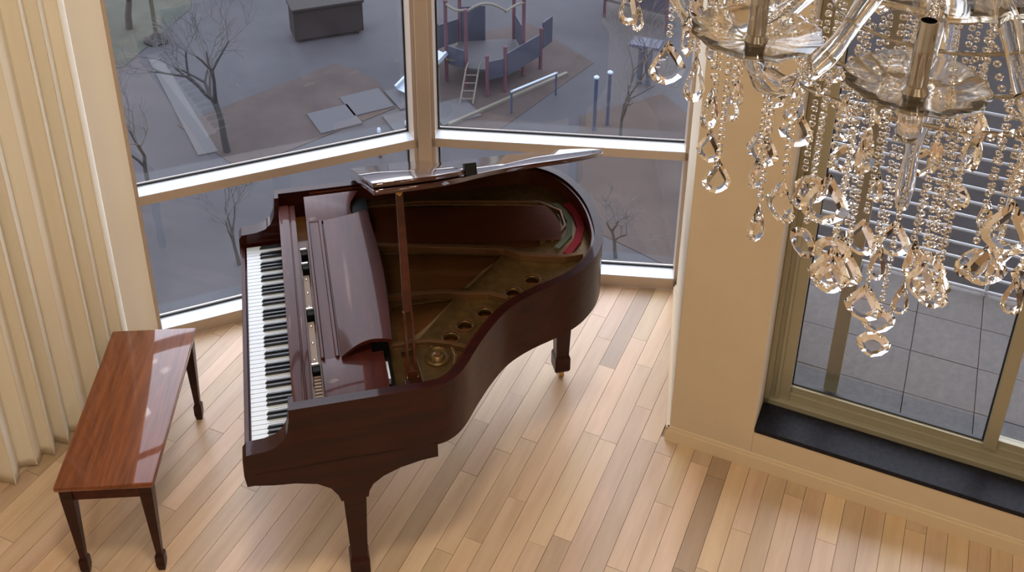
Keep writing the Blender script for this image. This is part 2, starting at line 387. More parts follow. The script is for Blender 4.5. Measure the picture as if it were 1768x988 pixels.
# ------------------------------------------------------------------ terrace
terr = MB().prism([tuple(D(.12, .30)), tuple(D(5, .30)), tuple(D(5, 1.5)), tuple(D(.12, 1.5))], -.1, .138).build('terrace_floor', M['grout'], kind='structure')
MB().prism([tuple(D(.12, .30)), tuple(D(5, .30)), tuple(D(5, 1.75)), tuple(D(.12, 1.75))], 2.80, 3.0).build('terrace_sky_blocker', M['concrete'], kind='structure')  # unseen slab added to keep sky light off the terrace and door
TSZ = .305
for i in range(-2, 12):
    for j in range(0, 4):
        a0 = .94 + i * TSZ; b0 = .575 - TSZ + j * TSZ
        a1, b1 = a0 + TSZ, b0 + TSZ
        if a0 > 4.2: continue
        a0 = max(a0, .14); b0 = max(b0, .305); b1 = min(b1, 1.49)
        if a1 - a0 < .03 or b1 - b0 < .03: continue
        h = .002
        MB().box(-(a1 - a0) / 2 + h, (a1 - a0) / 2 - h, -(b1 - b0) / 2 + h, (b1 - b0) / 2 - h, 0, .012 + rnd.uniform(-.0007, .0007)).build(
            'tile', M['tile'], terr, loc=(*D((a0 + a1) / 2, (b0 + b1) / 2), .138), rotz=math.atan2(TD.y, TD.x))
rail = thing('terrace_railing', 'white horizontal bar railing along the edge of the tiled terrace', 'railing', (*D(0, 1.46), .15), math.atan2(TD.y, TD.x))
for k in range(13):
    MB().tube([(.16, 0, .03 + k * .085), (4.9, 0, .03 + k * .085)], .0085, 6).build('rail_bar', M['whitebar'], rail, smooth=40)
for k in range(5):
    x = .20 + k * 1.05; MB().box(x - .008, x + .008, .0, .03, -.01, 1.1).build('post', M['whitebar'], rail)
# storey below the terrace and the facade under the windows
MB().prism([tuple(p) for p in [P0 + N1 * .11, PC + bis * .12, PC + T2 * 1.36 + N2 * .11, D(-.26, 1.15), D(.12, 1.15), D(.12, 1.5), D(5, 1.5), D(5, .3), Vector((PE.x, BACK)), Vector((Q0.x, BACK)), Q0 + N0 * .14]], -12.0, -.1).build('wall_tower', M['concrete'], kind='structure')

# ------------------------------------------------------------------ curtain
ct = thing('curtain', 'long cream pleated curtain hanging to the floor beside the tall window', 'curtain', (-2.03, 3.51, 0), math.atan2(T0.y, T0.x))
def curtain_sheet():
    mb = MB(); x0, x1 = -1.75, .43; n = 520; zs = [.012, .06, .5, 1.2, 2.2, 3.4, 5.05]
    ph = [rnd.uniform(-.35, .35) for _ in range(60)]
    for j, z in enumerate(zs):
        flare = 1.0 + .25 * (1 - min(z, 2.5) / 2.5)
        for i in range(n + 1):
            x = x0 + (x1 - x0) * i / n; u = x / .088; kk = u + .15 * math.sin(u * 1.7)
            s = math.sin(2 * math.pi * kk); amp = (.027 + .009 * math.sin(u * 2.3 + 1)) * flare
            y = amp * (abs(s) ** .75) * math.copysign(1, s) + .012 * math.sin(u * .8)
            xx = x + .010 * math.sin(4 * math.pi * kk + .4)
            mb.v.append((xx, y, z + (.006 * math.sin(3 * u) if j == 0 else 0)))
    w_ = n + 1
    for j in range(len(zs) - 1):
        for i in range(n): mb.f.append((j * w_ + i, j * w_ + i + 1, (j + 1) * w_ + i + 1, (j + 1) * w_ + i))
    return mb
o = curtain_sheet().build('cloth', M['curtain'], ct, smooth=80)
sm = o.modifiers.new('thickness', 'SOLIDIFY'); sm.thickness = .003
MB().tube([(-1.85, 0, 5.08), (.46, 0, 5.08)], .014, 10).build('curtain_rod', M['frame'], ct, smooth=40)
for k in range(3):
    x = -1.7 + k * 1.05; MB().box(x - .01, x + .01, -.01, .19, 5.09, 5.11).build('bracket', M['frame'], ct)

# ------------------------------------------------------------------ bench
BAZ = -4.3
bench = thing('piano_bench', 'long mahogany piano bench with a glossy flat top beside the keyboard', 'bench', (-1.548, 3.300, 0), -R(BAZ))
BL, BW, BH = .865, .365, .505
BMat = M['bench']
MB().box(-BW / 2, BW / 2, -BL / 2, BL / 2, BH - .024, BH).build('seat', BMat, bench, smooth=40, bevel=.007)
MB().box(-BW / 2 + .02, BW / 2 - .02, -BL / 2 + .02, BL / 2 - .02, BH - .088, BH - .024).build('apron', M['mahog_y'], bench, bevel=.002)
def taper_leg(h, w0, w1, foot, m, caster=False):
    mb = MB(); z = [h, .17 * h / .42, .13 * h / .42, .10 * h / .42]
    def ring(wd, zz): return [(-wd, -wd, zz), (wd, -wd, zz), (wd, wd, zz), (-wd, wd, zz)]
    prof = [(w0, h), (w0 * .98, h * .9), (w1, h * .20), (foot, h * .17), (foot, h * .07), (foot * .72, 0.0)]
    if caster: prof = [(w0, h), (w0 * .98, h * .93), (w1, .155), (foot, .135), (foot, .065), (foot * .8, .05)]
    o = len(mb.v)
    for wd, zz in prof: mb.v += ring(wd, zz)
    for i in range(len(prof) - 1):
        for k in range(4): mb.f.append((o + i * 4 + k, o + i * 4 + (k + 1) % 4, o + (i + 1) * 4 + (k + 1) % 4, o + (i + 1) * 4 + k))
    mb.f.append((0, 1, 2, 3)); e_ = (len(prof) - 1) * 4; mb.f.append((e_ + 3, e_ + 2, e_ + 1, e_))
    return mb.mesh('leg', m, bevel=.0015)
blm = taper_leg(BH - .03, .024, .012, .018, M['mahog'])
for sx in (-1, 1):
    for sy in (-1, 1): link('leg', blm, bench, (sx * (BW / 2 - .036), sy * (BL / 2 - .036), 0))

# ------------------------------------------------------------------ grand piano
# local x runs from the keyboard to the tail, local y from treble to bass
PO = Vector((-0.9213, 2.8319))
piano = thing('grand_piano', 'dark mahogany baby grand piano with its lid propped open in the corner', 'piano', (PO.x, PO.y, 0), R(13.5))
ZT = .975; ZB = .69; YN, YF = -.080, 1.31
outl = [(.16, YN), (.32, YN), (.50, YN), (.645, YN), (.715, -.062), (.775, -.012), (.85, .092), (.925, .186), (1.012, .272), (1.118, .332), (1.241, .378), (1.32, .414),
        (1.392, .466), (1.469, .553), (1.522, .672), (1.546, .846), (1.537, .99), (1.500, 1.12), (1.44, 1.215), (1.36, 1.275), (1.25, YF - .004), (1.12, YF), (.60, YF), (.16, YF)]
ol = catmull([(x, y) for x, y in outl], 5)
def offset_path(path, d_):
    out = []
    for i, p in enumerate(path):
        t = (path[min(i + 1, len(path) - 1)] - path[max(i - 1, 0)]).normalized()
        out.append(p + Vector((-t.y, t.x)) * d_)
    return out
il = offset_path(ol, .036)
def strip(outer, inner, z0, z1):
    mb = MB(); n = len(outer)
    for p in outer: mb.v.append((p.x, p.y, z0))
    for p in outer: mb.v.append((p.x, p.y, z1))
    for p in inner: mb.v.append((p.x, p.y, z0))
    for p in inner: mb.v.append((p.x, p.y, z1))
    for i in range(n - 1):
        mb.f += [(i, i + 1, n + i + 1, n + i), (2 * n + i + 1, 2 * n + i, 3 * n + i, 3 * n + i + 1), (n + i, n + i + 1, 3 * n + i + 1, 3 * n + i), (i + 1, i, 2 * n + i, 2 * n + i + 1)]
    mb.f += [(0, n, 3 * n, 2 * n), (n - 1, 3 * n - 1, 4 * n - 1, 2 * n - 1)]
    return mb
strip(ol, il, ZB, ZT).build('rim', M['mahog'], piano, smooth=35)
il2 = offset_path(ol, .0365); il3 = offset_path(ol, .048)
strip(il2[8:-2], il3[8:-2], .86, ZT - .012).build('inner_rim', M['mahog_in'], piano, smooth=35)
# keyboard arms with the scooped fronts
arm = [(.16, .645), (-.03, .645), (-.036, .70), (-.034, .775), (-.02, .795), (.045, .80), (.085, .812), (.115, .84), (.130, .875), (.136, .915), (.140, .955), (.142, ZT), (.16, ZT)]
MB().prism_y(arm, YN, -.014).build('arm', M['mahog'], piano, smooth=30)
MB().prism_y(arm, 1.240, YF).build('arm', M['mahog'], piano, smooth=30)
MB().box(-.02, .60, YN + .005, YF - .005, .645, .70).build('key_bed', M['mahog'], piano)
MB().box(-.03, -.012, -.014, 1.24, .66, .728).build('key_slip', M['mahog_y'], piano, bevel=.002)
# corner boards flaring down to the front legs
brk = [(.66, .70), (.66, .632), (.60, .628), (.52, .610), (.455, .582), (.415, .550), (.400, .52), (.395, .49), (.295, .49), (.285, .525), (.262, .565), (.215, .60), (.14, .622), (.06, .632), (.0, .645), (.0, .70)]
brk = [(x, z) for x, z in brk]
MB().prism_y(brk, YN - .001, YN + .055).build('leg_bracket', M['mahog'], piano, smooth=25)
MB().prism_y(brk, YF - .055, YF + .001).build('leg_bracket', M['mahog'], piano, smooth=25)
MB().prism([(p.x, p.y) for p in offset_path(ol, .02)], ZB + .002, ZB + .03).build('bottom_frame', M['mahog_in'], piano)
# legs with casters
plm = taper_leg(.62, .046, .031, .038, M['mahog'], True); plm2 = taper_leg(.70, .046, .031, .038, M['mahog'], True)
for (x, y, mm) in ((.345, -.032, plm), (.345, 1.262, plm), (1.41, .86, plm2)):
    lg = link('leg', mm, piano, (x, y, 0))
    MB().tube([(-.012, 0, .024), (.012, 0, .024)], .0235, 14).tube([(0, 0, .03), (0, 0, .055)], .012, 8).build('caster', M['brass'], lg, smooth=40)
# pedal lyre under the key bed
ly = MB().box(.30, .34, .50, .53, .14, .645).box(.30, .34, .70, .73, .14, .645).box(.27, .36, .47, .76, .09, .15).build('pedal_lyre', M['mahog'], piano, bevel=.003)
for k in range(3): MB().box(.17, .30, .55 + k * .055, .575 + k * .055, .095, .107).build('pedal', M['brass'], ly, bevel=.002)
for yy in (.54, .69): MB().tube([(.36, yy, .13), (.55, yy, .66)], .006, 8).build('brace', M['brass'], ly)

# keys
kb = bpy.data.objects.new('keyboard', None); C.objects.link(kb); kb.parent = piano
KW = 1.225 / 52
wk = MB().box(0, .155, -KW / 2 + .0010, KW / 2 - .0010, .700, .735).box(-.004, .004, -KW / 2 + .0010, KW / 2 - .0010, .722, .735).mesh('white_key', M['ivory'], bevel=.0012)
bk = MB().add([(.052, -.0058, .733), (.152, -.0058, .733), (.152, .0058, .733), (.052, .0058, .733), (.062, -.0046, .7475), (.152, -.0046, .7475), (.152, .0046, .7475), (.062, .0046, .7475)],
              [(3, 2, 1, 0), (4, 5, 6, 7), (0, 1, 5, 4), (1, 2, 6, 5), (2, 3, 7, 6), (3, 0, 4, 7)]).mesh('black_key', M['ebony'], bevel=.0008)
# notes: lowest A at the bass end (y=1.225), highest C at the treble end
wi = 0
for note in range(88):
    pc = (note + 9) % 12
    if pc in (0, 2, 4, 5, 7, 9, 11):
        link('white_key', wk, kb, (0, 1.225 - (wi + .5) * KW, 0)); wi += 1
    else:
        link('black_key', bk, kb, (0, 1.225 - wi * KW, 0))
# fallboard, folded back on top
MB().box(.156, .172, -.014, 1.24, .735, .905).box(.156, .200, -.014, 1.24, .905, .93).box(.200, .206, -.014, 1.24, .905, .922).box(.206, .228, -.014, 1.24, .90, .926).build('fallboard', M['mahog_y'], piano, smooth=30, bevel=.0015)
# action seen through the gap
MB().box(.172, .30, -.03, 1.26, .74, .80).build('action_bed', M['black'], piano)
for (y0, y1) in ((.245, .50), (.56, .80)):
    rl = MB().box(.234, .262, y0, y1, .85, .862).build('action_rail', M['tan'], piano, bevel=.002)
    for yy in (y0 + .03, (y0 + y1) / 2, y1 - .03):
        MB().lathe([(.0045, 0), (.0045, .003), (.002, .005)], .248, yy, .862, 10).build('screw', M['screw'], rl, smooth=40)
for yy in (.205, .53, .83, .93):
    br_ = MB().box(.236, .266, yy - .018, yy + .018, .80, .885).build('action_bracket', M['black'], piano, bevel=.003)
    MB().box(.233, .262, yy + .014, yy + .024, .875, .892).build('bracket_cap', M['screw'], br_, bevel=.002)
for k in range(10):
    MB().box(.238, .264, .02 + k * .017, .028 + k * .017, .80, .868).build('hammer_shank', M['tan'], piano)
# music shelf
sh = MB()
wingN = [(.272, YN + .004), (.50, YN + .004), (.50, .155), (.272, .155)]
MB().prism(wingN, .952, .968).build('shelf_wing', M['mahog_y'], piano, smooth=30, bevel=.002)
wingF = [(.272, 1.030), (.476, 1.030), (.470, 1.10), (.478, 1.150), (.505, 1.205), (.52, 1.236), (.272, 1.236)]
MB().prism(wingF, .952, .968).build('shelf_wing', M['mahog_y'], piano, smooth=30, bevel=.002)
MB().box(.272, .283, .155, 1.030, .955, .977).box(.283, .325, .155, 1.030, .950, .966).box(.325, .338, .155, 1.030, .955, .975).box(.338, .46, .155, 1.03, .948, .958).build('shelf_rail', M['mahog_y'], piano, bevel=.002)
def rack():
    mb = MB(); nx, ny = 14, 24; th = .016
    for side in (0, 1):
        for i in range(nx + 1):
            u = i / nx
            for j in range(ny + 1):
                v = j / ny; x = .345 + u * (.188 + .020 * math.sin(math.pi * v)); sc = .024 * math.sin(math.pi * u)
                y0 = .140 + sc; y1 = 1.015 - .028 * u - sc
                y = y0 + (y1 - y0) * v; z = .980 + .048 * u + .014 * math.sin(math.pi * u)
                mb.v.append((x, y, z - th * side))
    w_ = ny + 1; N_ = (nx + 1) * w_
    for i in range(nx):
        for j in range(ny):
            a = i * w_ + j; mb.f.append((a, a + w_, a + w_ + 1, a + 1)); mb.f.append((N_ + a, N_ + a + 1, N_ + a + w_ + 1, N_ + a + w_))
    for i in range(nx):
        a = i * w_; mb.f.append((a, N_ + a, N_ + a + w_, a + w_)); a += ny; mb.f.append((a, a + w_, N_ + a + w_, N_ + a))
    for j in range(ny):
        mb.f.append((j, j + 1, N_ + j + 1, N_ + j)); a = nx * w_ + j; mb.f.append((a, N_ + a, N_ + a + 1, a + 1))
    return mb
rk = rack().build('music_rack', M['mahog_y'], piano, smooth=40)
MB().box(.47, .50, .02, .125, .935, .952).build('rack_slide_shade', M['black'], piano)
o = MB().box(.502, .510, .01, .10, .935, .962).build('slide_plate', M['screw'], piano); o['label'] = 'bright metal slide plate'
MB().box(.48, .55, 1.02, 1.20, .90, .945).build('rack_slide_shade', M['black'], piano)  # black block painted in for the shade of the cavity beside the wing

# soundboard, plate, strings
inn = [(p.x, p.y) for p in offset_path(ol, .037)]
MB().prism(inn, .820, .835).build('soundboard', M['sound'], piano)
MB().box(.28, .53, -.03, 1.26, .835, .90).build('pin_block', M['black'], piano)
def curve_plate(name, outer, holes, z, th, m, bev=.003):
    cu = bpy.data.curves.new(name + '_outline', 'CURVE'); cu.dimensions = '2D'; cu.fill_mode = 'BOTH'; cu.extrude = th / 2; cu.bevel_depth = bev; cu.bevel_resolution = 1
    for loop in [outer] + holes:
        sp = cu.splines.new('POLY'); sp.points.add(len(loop) - 1); sp.use_cyclic_u = True
        for i, p in enumerate(loop): sp.points[i].co = (p[0], p[1], 0, 1)
    ob = bpy.data.objects.new('tmp_curve', cu); C.objects.link(ob); bpy.context.view_layer.update()
    me = bpy.data.meshes.new_from_object(ob.evaluated_get(bpy.context.evaluated_depsgraph_get()))
    bpy.data.objects.remove(ob); bpy.data.curves.remove(cu)
    me.name = name; me.materials.clear(); me.materials.append(m)
    for v in me.vertices: v.co.z += z
    return me
HOLES = [(.775, .262), (.842, .318), (.935, .375), (1.075, .472), (1.172, .533)]
def circ(cx, cy, r, n=24): return [(cx + r * math.cos(2 * math.pi * k / n), cy + r * math.sin(2 * math.pi * k / n)) for k in range(n)]
oph = [circ(x, y, .031) for x, y in HOLES]
op1 = catmull([(.56, .935), (.56, 1.19), (.80, 1.185), (1.1, 1.12), (1.33, 1.06), (1.40, .98), (1.385, .87), (1.30, .775), (1.20, .755), (1.10, .795), (.80, .89)], 4, True)
op2 = [(.57, .565), (.57, .86), (.80, .82), (1.09, .735), (1.02, .66), (.90, .548)]
op3 = [(.57, .275), (.57, .505), (.84, .497), (.655, .285)]
op4 = [(.57, .03), (.57, .235), (.625, .240), (.635, .04)]
outer = [(.53, .0)] + [(p.x, p.y) for p in offset_path(ol, .049) if p.x > .535] + [(.53, 1.25)]
plate = link('iron_plate', curve_plate('iron_plate', outer, oph + [[tuple(p) for p in op1], op2, op3, op4], .872, .008, M['bronze']), piano)
for x, y in HOLES:
    prof = [(.0305, .868), (.0305, .883), (.033, .888), (.0375, .887), (.040, .880), (.040, .874)]
    mb = MB(); n = 24; o_ = len(mb.v)
    for r_, z_ in prof:
        for k in range(n): mb.v.append((x + r_ * math.cos(2 * math.pi * k / n), y + r_ * math.sin(2 * math.pi * k / n), z_))
    for i in range(len(prof) - 1):
        for k in range(n): mb.f.append((i * n + k, i * n + (k + 1) % n, (i + 1) * n + (k + 1) % n, (i + 1) * n + k))
    mb.build('hole_rim', M['bronze_lit'], plate, smooth=50)
def bar(pts, wd, z0, z1):
    mb = MB(); pts = [Vector(p) for p in pts]; L = offset_path(pts, wd / 2); Rr = offset_path(pts, -wd / 2)
    return strip(Rr, L, z0, z1)
bar([(.53, .895), (.61, .872), (.90, .795), (1.10, .738), (1.16, .685), (1.24, .655), (1.34, .627), (1.42, .63)], .022, .878, .912).build('strut', M['bronze_lit'], plate, bevel=.003)
bar([(.53, .545), (.60, .535), (.78, .520), (.88, .486), (.97, .467), (1.04, .42)], .020, .878, .908).build('strut', M['bronze_lit'], plate, bevel=.003)
bar([(.53, .253), (.605, .250), (.68, .245), (.76, .215), (.83, .17)], .018, .878, .905).build('strut', M['bronze_lit'], plate, bevel=.003)
bar([(.56, 1.205), (.80, 1.20), (1.1, 1.135), (1.34, 1.075), (1.42, .985), (1.41, .87), (1.32, .765)], .012, .876, .892).build('plate_edge', M['bronze_lit'], plate, bevel=.002)
ros = MB().lathe([(.052, .876), (.052, .886), (.046, .892), (.040, .884), (.030, .882), (.024, .892), (.012, .898)], .705, .168, 0, 28).build('rosette', M['bronze'], plate, smooth=40)
MB().lathe([(.018, .889), (.014, .902), (.006, .905)], .705, .168, 0, 12).build('boss', M['bronze_lit'], ros, smooth=40)
bar([(.760, .105), (.775, .150), (.765, .215)], .012, .878, .892).build('scroll', M['bronze_lit'], plate, bevel=.002)
# bridges, felts
bar([(.625, .285), (.70, .345), (.80, .445), (.90, .555), (1.0, .65), (1.075, .70)], .030, .835, .872).build('bridge', M['bridge'], piano, bevel=.003)
bar([(1.285, .80), (1.345, .85), (1.378, .93), (1.372, 1.01)], .028, .835, .876).build('bridge', M['bridge'], piano, bevel=.003)
bar([(1.33, .72), (1.41, .80), (1.44, .90), (1.435, .99), (1.41, 1.05)], .026, .880, .888).build('hitch_felt', M['greenfelt'], piano)
o = bar([(1.36, .665), (1.43, .745), (1.475, .84), (1.487, .95), (1.465, 1.03)], .036, .880, .892).build('hitch_felt', M['redfelt'], piano); o['label'] = 'red felt strip'
mb = MB()
for k in range(44):
    f_ = k / 43
    a = Vector((.54, .915 + .275 * f_)); b_ = Vector((1.36 + .03 * math.sin(math.pi * f_), .765 + .27 * f_)) if f_ < .99 else Vector((1.35, 1.03))
    mb.tube([(a.x, a.y, .893), (b_.x, b_.y, .893)], .0023, 4)
mb.build('bass_strings', M['copper'], piano, kind='stuff')
mb = MB()
for k in range(90):
    f_ = k / 89; y = .06 + .80 * f_
    xe = .66 + (y - .20) * .72 if y > .2 else .63
    mb.tube([(.54, y, .886), (min(xe, 1.12) + .02, y * .985 + .0, .884)], .0007, 3)
mb.build('treble_strings', M['steel'], piano, kind='stuff')

# lid: hinge line on the bass side, opened 30 degrees
AL = R(30.2); HZ = .986
def lidp(x, s, h=0.0):
    return (x, YF + .012 - s * math.cos(AL) + h * math.sin(AL) * 1.0, HZ + s * math.sin(AL) + h * math.cos(AL))
def slab(poly, h0, h1):
    n = len(poly); mb = MB()
    mb.v = [lidp(x, s, h0) for x, s in poly] + [lidp(x, s, h1) for x, s in poly]
    mb.f = [tuple(range(n)), tuple(range(2 * n - 1, n - 1, -1))] + [((i + 1) % n, i, n + i, n + (i + 1) % n) for i in range(n)]
    return mb
lo = offset_path(ol, -.012)
lpoly = [(.495, 0.0), (.495, YF + .012 - lo[0].y)] + [(p.x, max(0, YF + .012 - p.y)) for p in lo if p.x > .50 and p.y < YF + .008] + [(1.12, 0.0)]
lid = slab(lpoly, 0, .019).build('lid', M['lidwood'], piano, smooth=30, bevel=.003)
fpoly = [(.495, .004), (.495, 1.402), (.64, 1.402), (.715, 1.39), (.775, 1.335), (.800, 1.31), (.835, 1.27), (.835, .004)]
slab(fpoly, .024, .042).build('front_flap', M['lidwood'], lid, smooth=30, bevel=.003)
slab([(.838, 1.215), (.838, 1.262), (.882, 1.262), (.882, 1.215)], .019, .064).build('lid_bumper', M['black'], lid, bevel=.003)
for x in (.53, .80, 1.08):
    MB().tube([(x - .03, YF + .012, HZ - .002), (x + .03, YF + .012, HZ - .002)], .006, 8).build('hinge', M['brass'], lid, smooth=40)
# prop stick
pa = Vector((.590, .020, .915)); pb = Vector((.594, .215, 1.615))
ax = (pb - pa).normalized(); sx = Vector((1, 0, 0)); sy = ax.cross(sx).normalized()
mb = MB(); 
def obox(mb, a, b_, hx0, hx1, hy):
    vs = []
    for p, h in ((a, hx0), (b_, hx1)):
        for i, j in ((-1, -1), (1, -1), (1, 1), (-1, 1)): vs.append(p + sx * h * i + sy * hy * j)
    mb.add(vs, [(3, 2, 1, 0), (4, 5, 6, 7), (0, 1, 5, 4), (1, 2, 6, 5), (2, 3, 7, 6), (3, 0, 4, 7)])
obox(mb, pa + ax * .28, pb, .0165, .0125, .008)
obox(mb, pa + ax * .02, pa + ax * .05, .019, .019, .008)
for sg in (-1, 1):
    q = sx * .0135 * sg; obox(mb, pa + ax * .05 + q, pa + ax * .28 + q, .0055, .0045, .008)
ps = mb.build('prop_stick', M['mahog_in'], piano, bevel=.0012)
MB().tube([pa - sx * .02 + ax * .02, pa + sx * .02 + ax * .02], .008, 10).build('pivot', M['brass'], ps, smooth=40)
MB().box(.560, .620, YN + .045, .035, .86, .93).build('prop_block', M['mahog'], piano, bevel=.003)
MB().lathe([(.010, 0), (.013, .01), (.009, .022)], pb.x, pb.y, pb.z - .004, 12).build('prop_socket', M['brass'], piano, smooth=40)

# ------------------------------------------------------------------ chandelier
CX, CY, CZ = .605, 1.389, 3.218
ch = thing('crystal_chandelier', 'large crystal chandelier with glass arms, bead strands and teardrop pendants', 'chandelier', (CX, CY, CZ))
G = M['crystal']
# centre stem
MB().lathe([(.010, -.40), (.014, -.36), (.010, -.30), (.022, -.22), (.034, -.14), (.028, -.06), (.045, .0), (.050, .04), (.024, .10), (.018, .22), (.030, .30), (.020, .38), (.012, .50), (.026, .56), (.010, .66), (.010, .80)], 0, 0, 0, 16).build('stem', G, ch, smooth=40)
MB().tube([(0, 0, .78), (0, 0, CEIL - CZ - .05)], .006, 8).build('hanging_rod', M['chrome'], ch, smooth=40)
MB().lathe([(.01, -.06), (.05, -.045), (.065, -.01), (.065, .0)], 0, 0, CEIL - CZ, 24).build('ceiling_rose', M['chrome'], ch, smooth=40)
MB().lathe([(.03, -.015), (.10, -.01), (.145, .012), (.150, .02), (.10, .004), (.03, .0)], 0, 0, -.03, 40, .03, 10).build('glass_bowl', M['armglass'], ch, smooth=50)
MB().lathe([(.02, -.01), (.07, -.005), (.105, .012), (.110, .018), (.07, .003), (.02, .0)], 0, 0, .42, 40, .03, 10).build('glass_bowl', M['armglass'], ch, smooth=50)
def faceted_bead(mb, x, y, z, r):
    o = len(mb.v); n = 6
    mb.v.append((x, y, z + r * .9))
    for (zz, rr) in ((.45, .85), (-.45, .85)):
        for k in range(n):
            a = 2 * math.pi * k / n; mb.v.append((x + r * rr * math.cos(a), y + r * rr * math.sin(a), z + r * zz))
    mb.v.append((x, y, z - r * .9))
    for k in range(n):
        k2 = (k + 1) % n
        mb.f += [(o, o + 1 + k, o + 1 + k2), (o + 1 + k, o + 1 + n + k, o + 1 + n + k2, o + 1 + k2), (o + 1 + n + k, o + 1 + 2 * n, o + 1 + n + k2)]
def pendalogue(L, Wd, Th, kind=0):
    """flat cut-crystal drop hanging from its top, in the x,z plane"""
    mb = MB()
    if kind == 0: out = [(0, 0), (.30, -.18), (.72, -.42), (1.0, -.66), (.80, -.84), (.42, -.95), (0, -1.0), (-.42, -.95), (-.80, -.84), (-1.0, -.66), (-.72, -.42), (-.30, -.18)]
    elif kind == 1: out = [(0, 0), (.35, -.20), (.70, -.45), (.98, -.70), (.90, -.86), (.5, -.97), (0, -1.0), (-.5, -.97), (-.90, -.86), (-.98, -.70), (-.70, -.45), (-.35, -.20)]
    else: out = [(0, 0), (.6, -.12), (1.0, -.35), (.95, -.62), (.6, -.85), (0, -1.0), (-.6, -.85), (-.95, -.62), (-1.0, -.35), (-.6, -.12)]
    n = len(out); zc = -.62 if kind != 2 else -.5
    ring = [(x * Wd / 2, z * L) for x, z in out]
    inner = [(x * .55, (z - zc * L) * .58 + zc * L) for x, z in ring]
    for x, z in ring: mb.v.append((x, 0, z))
    for x, z in inner: mb.v.append((x, Th / 2, z))
    for x, z in inner: mb.v.append((x, -Th / 2, z))
    for k in range(n):
        k2 = (k + 1) % n
        mb.f += [(k, k2, n + k2, n + k), (k2, k, 2 * n + k, 2 * n + k2)]
    mb.f += [tuple(range(n, 2 * n)), tuple(range(3 * n - 1, 2 * n - 1, -1))]
    return mb
pend_big = pendalogue(.076, .060, .015, 0).mesh('pendant', G)
pend_mid = pendalogue(.062, .044, .013, 0).mesh('pendant', G)
drop_long = pendalogue(.066, .027, .016, 1).mesh('pendant', G)
drop_small = pendalogue(.042, .018, .012, 1).mesh('pendant', G)
kite = pendalogue(.056, .054, .015, 2).mesh('pendant', G)
# arms, bobeches, candle tubes
NA = 12; RA = .38
armpts = catmull([(.03, 0, .02), (.09, 0, .035), (.16, 0, .0), (.23, 0, -.065), (.30, 0, -.095), (.352, 0, -.075), (.378, 0, -.035), (RA, 0, -.012)], 5)
am = MB()
nP = len(armpts); armr = [.0135 + .0014 * math.sin(i * 1.3) for i in range(nP)]
am.tube(armpts, armr, 10)
arm_me = am.mesh('arm', M['armglass'], smooth=60)
bob_me = MB().lathe([(.010, -.014), (.022, -.012), (.050, -.009), (.075, .001), (.078, .004), (.050, -.004), (.022, -.007), (.010, -.008)], 0, 0, 0, 48, .025, 12).mesh('bobeche', M['armglass'], smooth=60)
cup_me = MB().lathe([(.004, -.03), (.010, -.02), (.015, -.008), (.011, 0), (.0115, .002), (.0105, .078), (.0085, .078), (.0085, .03)], 0, 0, 0, 18).mesh('candle_tube', M['chrome'], smooth=40)
bs_me = {}
def strand_mesh(length, r=.0060):
    key = (round(length, 3), r)
    if key not in bs_me:
        mb = MB(); z = -r; k = 0
        while z > -length:
            rr = r * (1.0 if k % 2 == 0 else .82); faceted_bead(mb, 0, 0, z, rr); z -= rr * 2.45; k += 1
        bs_me[key] = mb.mesh('bead_strand', G)
    return bs_me[key]
drop_s = strand_mesh(.024, .0042)
for i in range(NA):
    a = R(-25 - i * 30) - math.pi / 2     # angle from +x, measured so that index 0 faces the viewer
    ca, sa = math.cos(a), math.sin(a)
    link('arm', arm_me, ch, (0, 0, 0), a)
    bz = 0.0
    bob = link('bobeche', bob_me, ch, (RA * ca, RA * sa, bz), a)
    link('candle_tube', cup_me, ch, (RA * ca, RA * sa, bz), a)
    for k in range(6):
        b2 = a + 2 * math.pi * (k + .5) / 6; rr = .070
        x, y = RA * ca + rr * math.cos(b2), RA * sa + rr * math.sin(b2)
        link('bead_strand', drop_s, ch, (x, y, bz + .002), 0)
        link('pendant', drop_long if k % 2 else drop_small, ch, (x, y, bz - .026), b2 + rnd.uniform(-.9, .9))
# swags of beads between neighbouring bobeches and from the upper bowl to each bobeche
def bead_path(p, q, sag, r=.0055):
    mb = MB(); p = Vector(p); q = Vector(q); n = max(4, int((q - p).length * 1.08 / (r * 2.05)))
    for k in range(n + 1):
        t = k / n; c = p.lerp(q, t); c.z -= sag * 4 * t * (1 - t); faceted_bead(mb, c.x, c.y, c.z, r)
    return mb
sw = bead_path((RA - .05, 0, .0), ((RA - .05) * math.cos(R(30)), (RA - .05) * math.sin(R(30)), .0), .085, .0058).mesh('bead_swag', G)
sw2 = bead_path((.10, 0, .42), (RA - .01, 0, .012), .10, .0058).mesh('bead_swag', G)
sw3 = bead_path((.13, 0, -.01), (RA - .06, 0, .0), .10, .0058).mesh('bead_swag', G)
for i in range(NA):
    a = R(-25 - i * 30) - math.pi / 2
    link('bead_swag', sw, ch, (0, 0, 0), a); link('bead_swag', sw2, ch, (0, 0, 0), a); link('bead_swag', sw3, ch, (0, 0, 0), a)
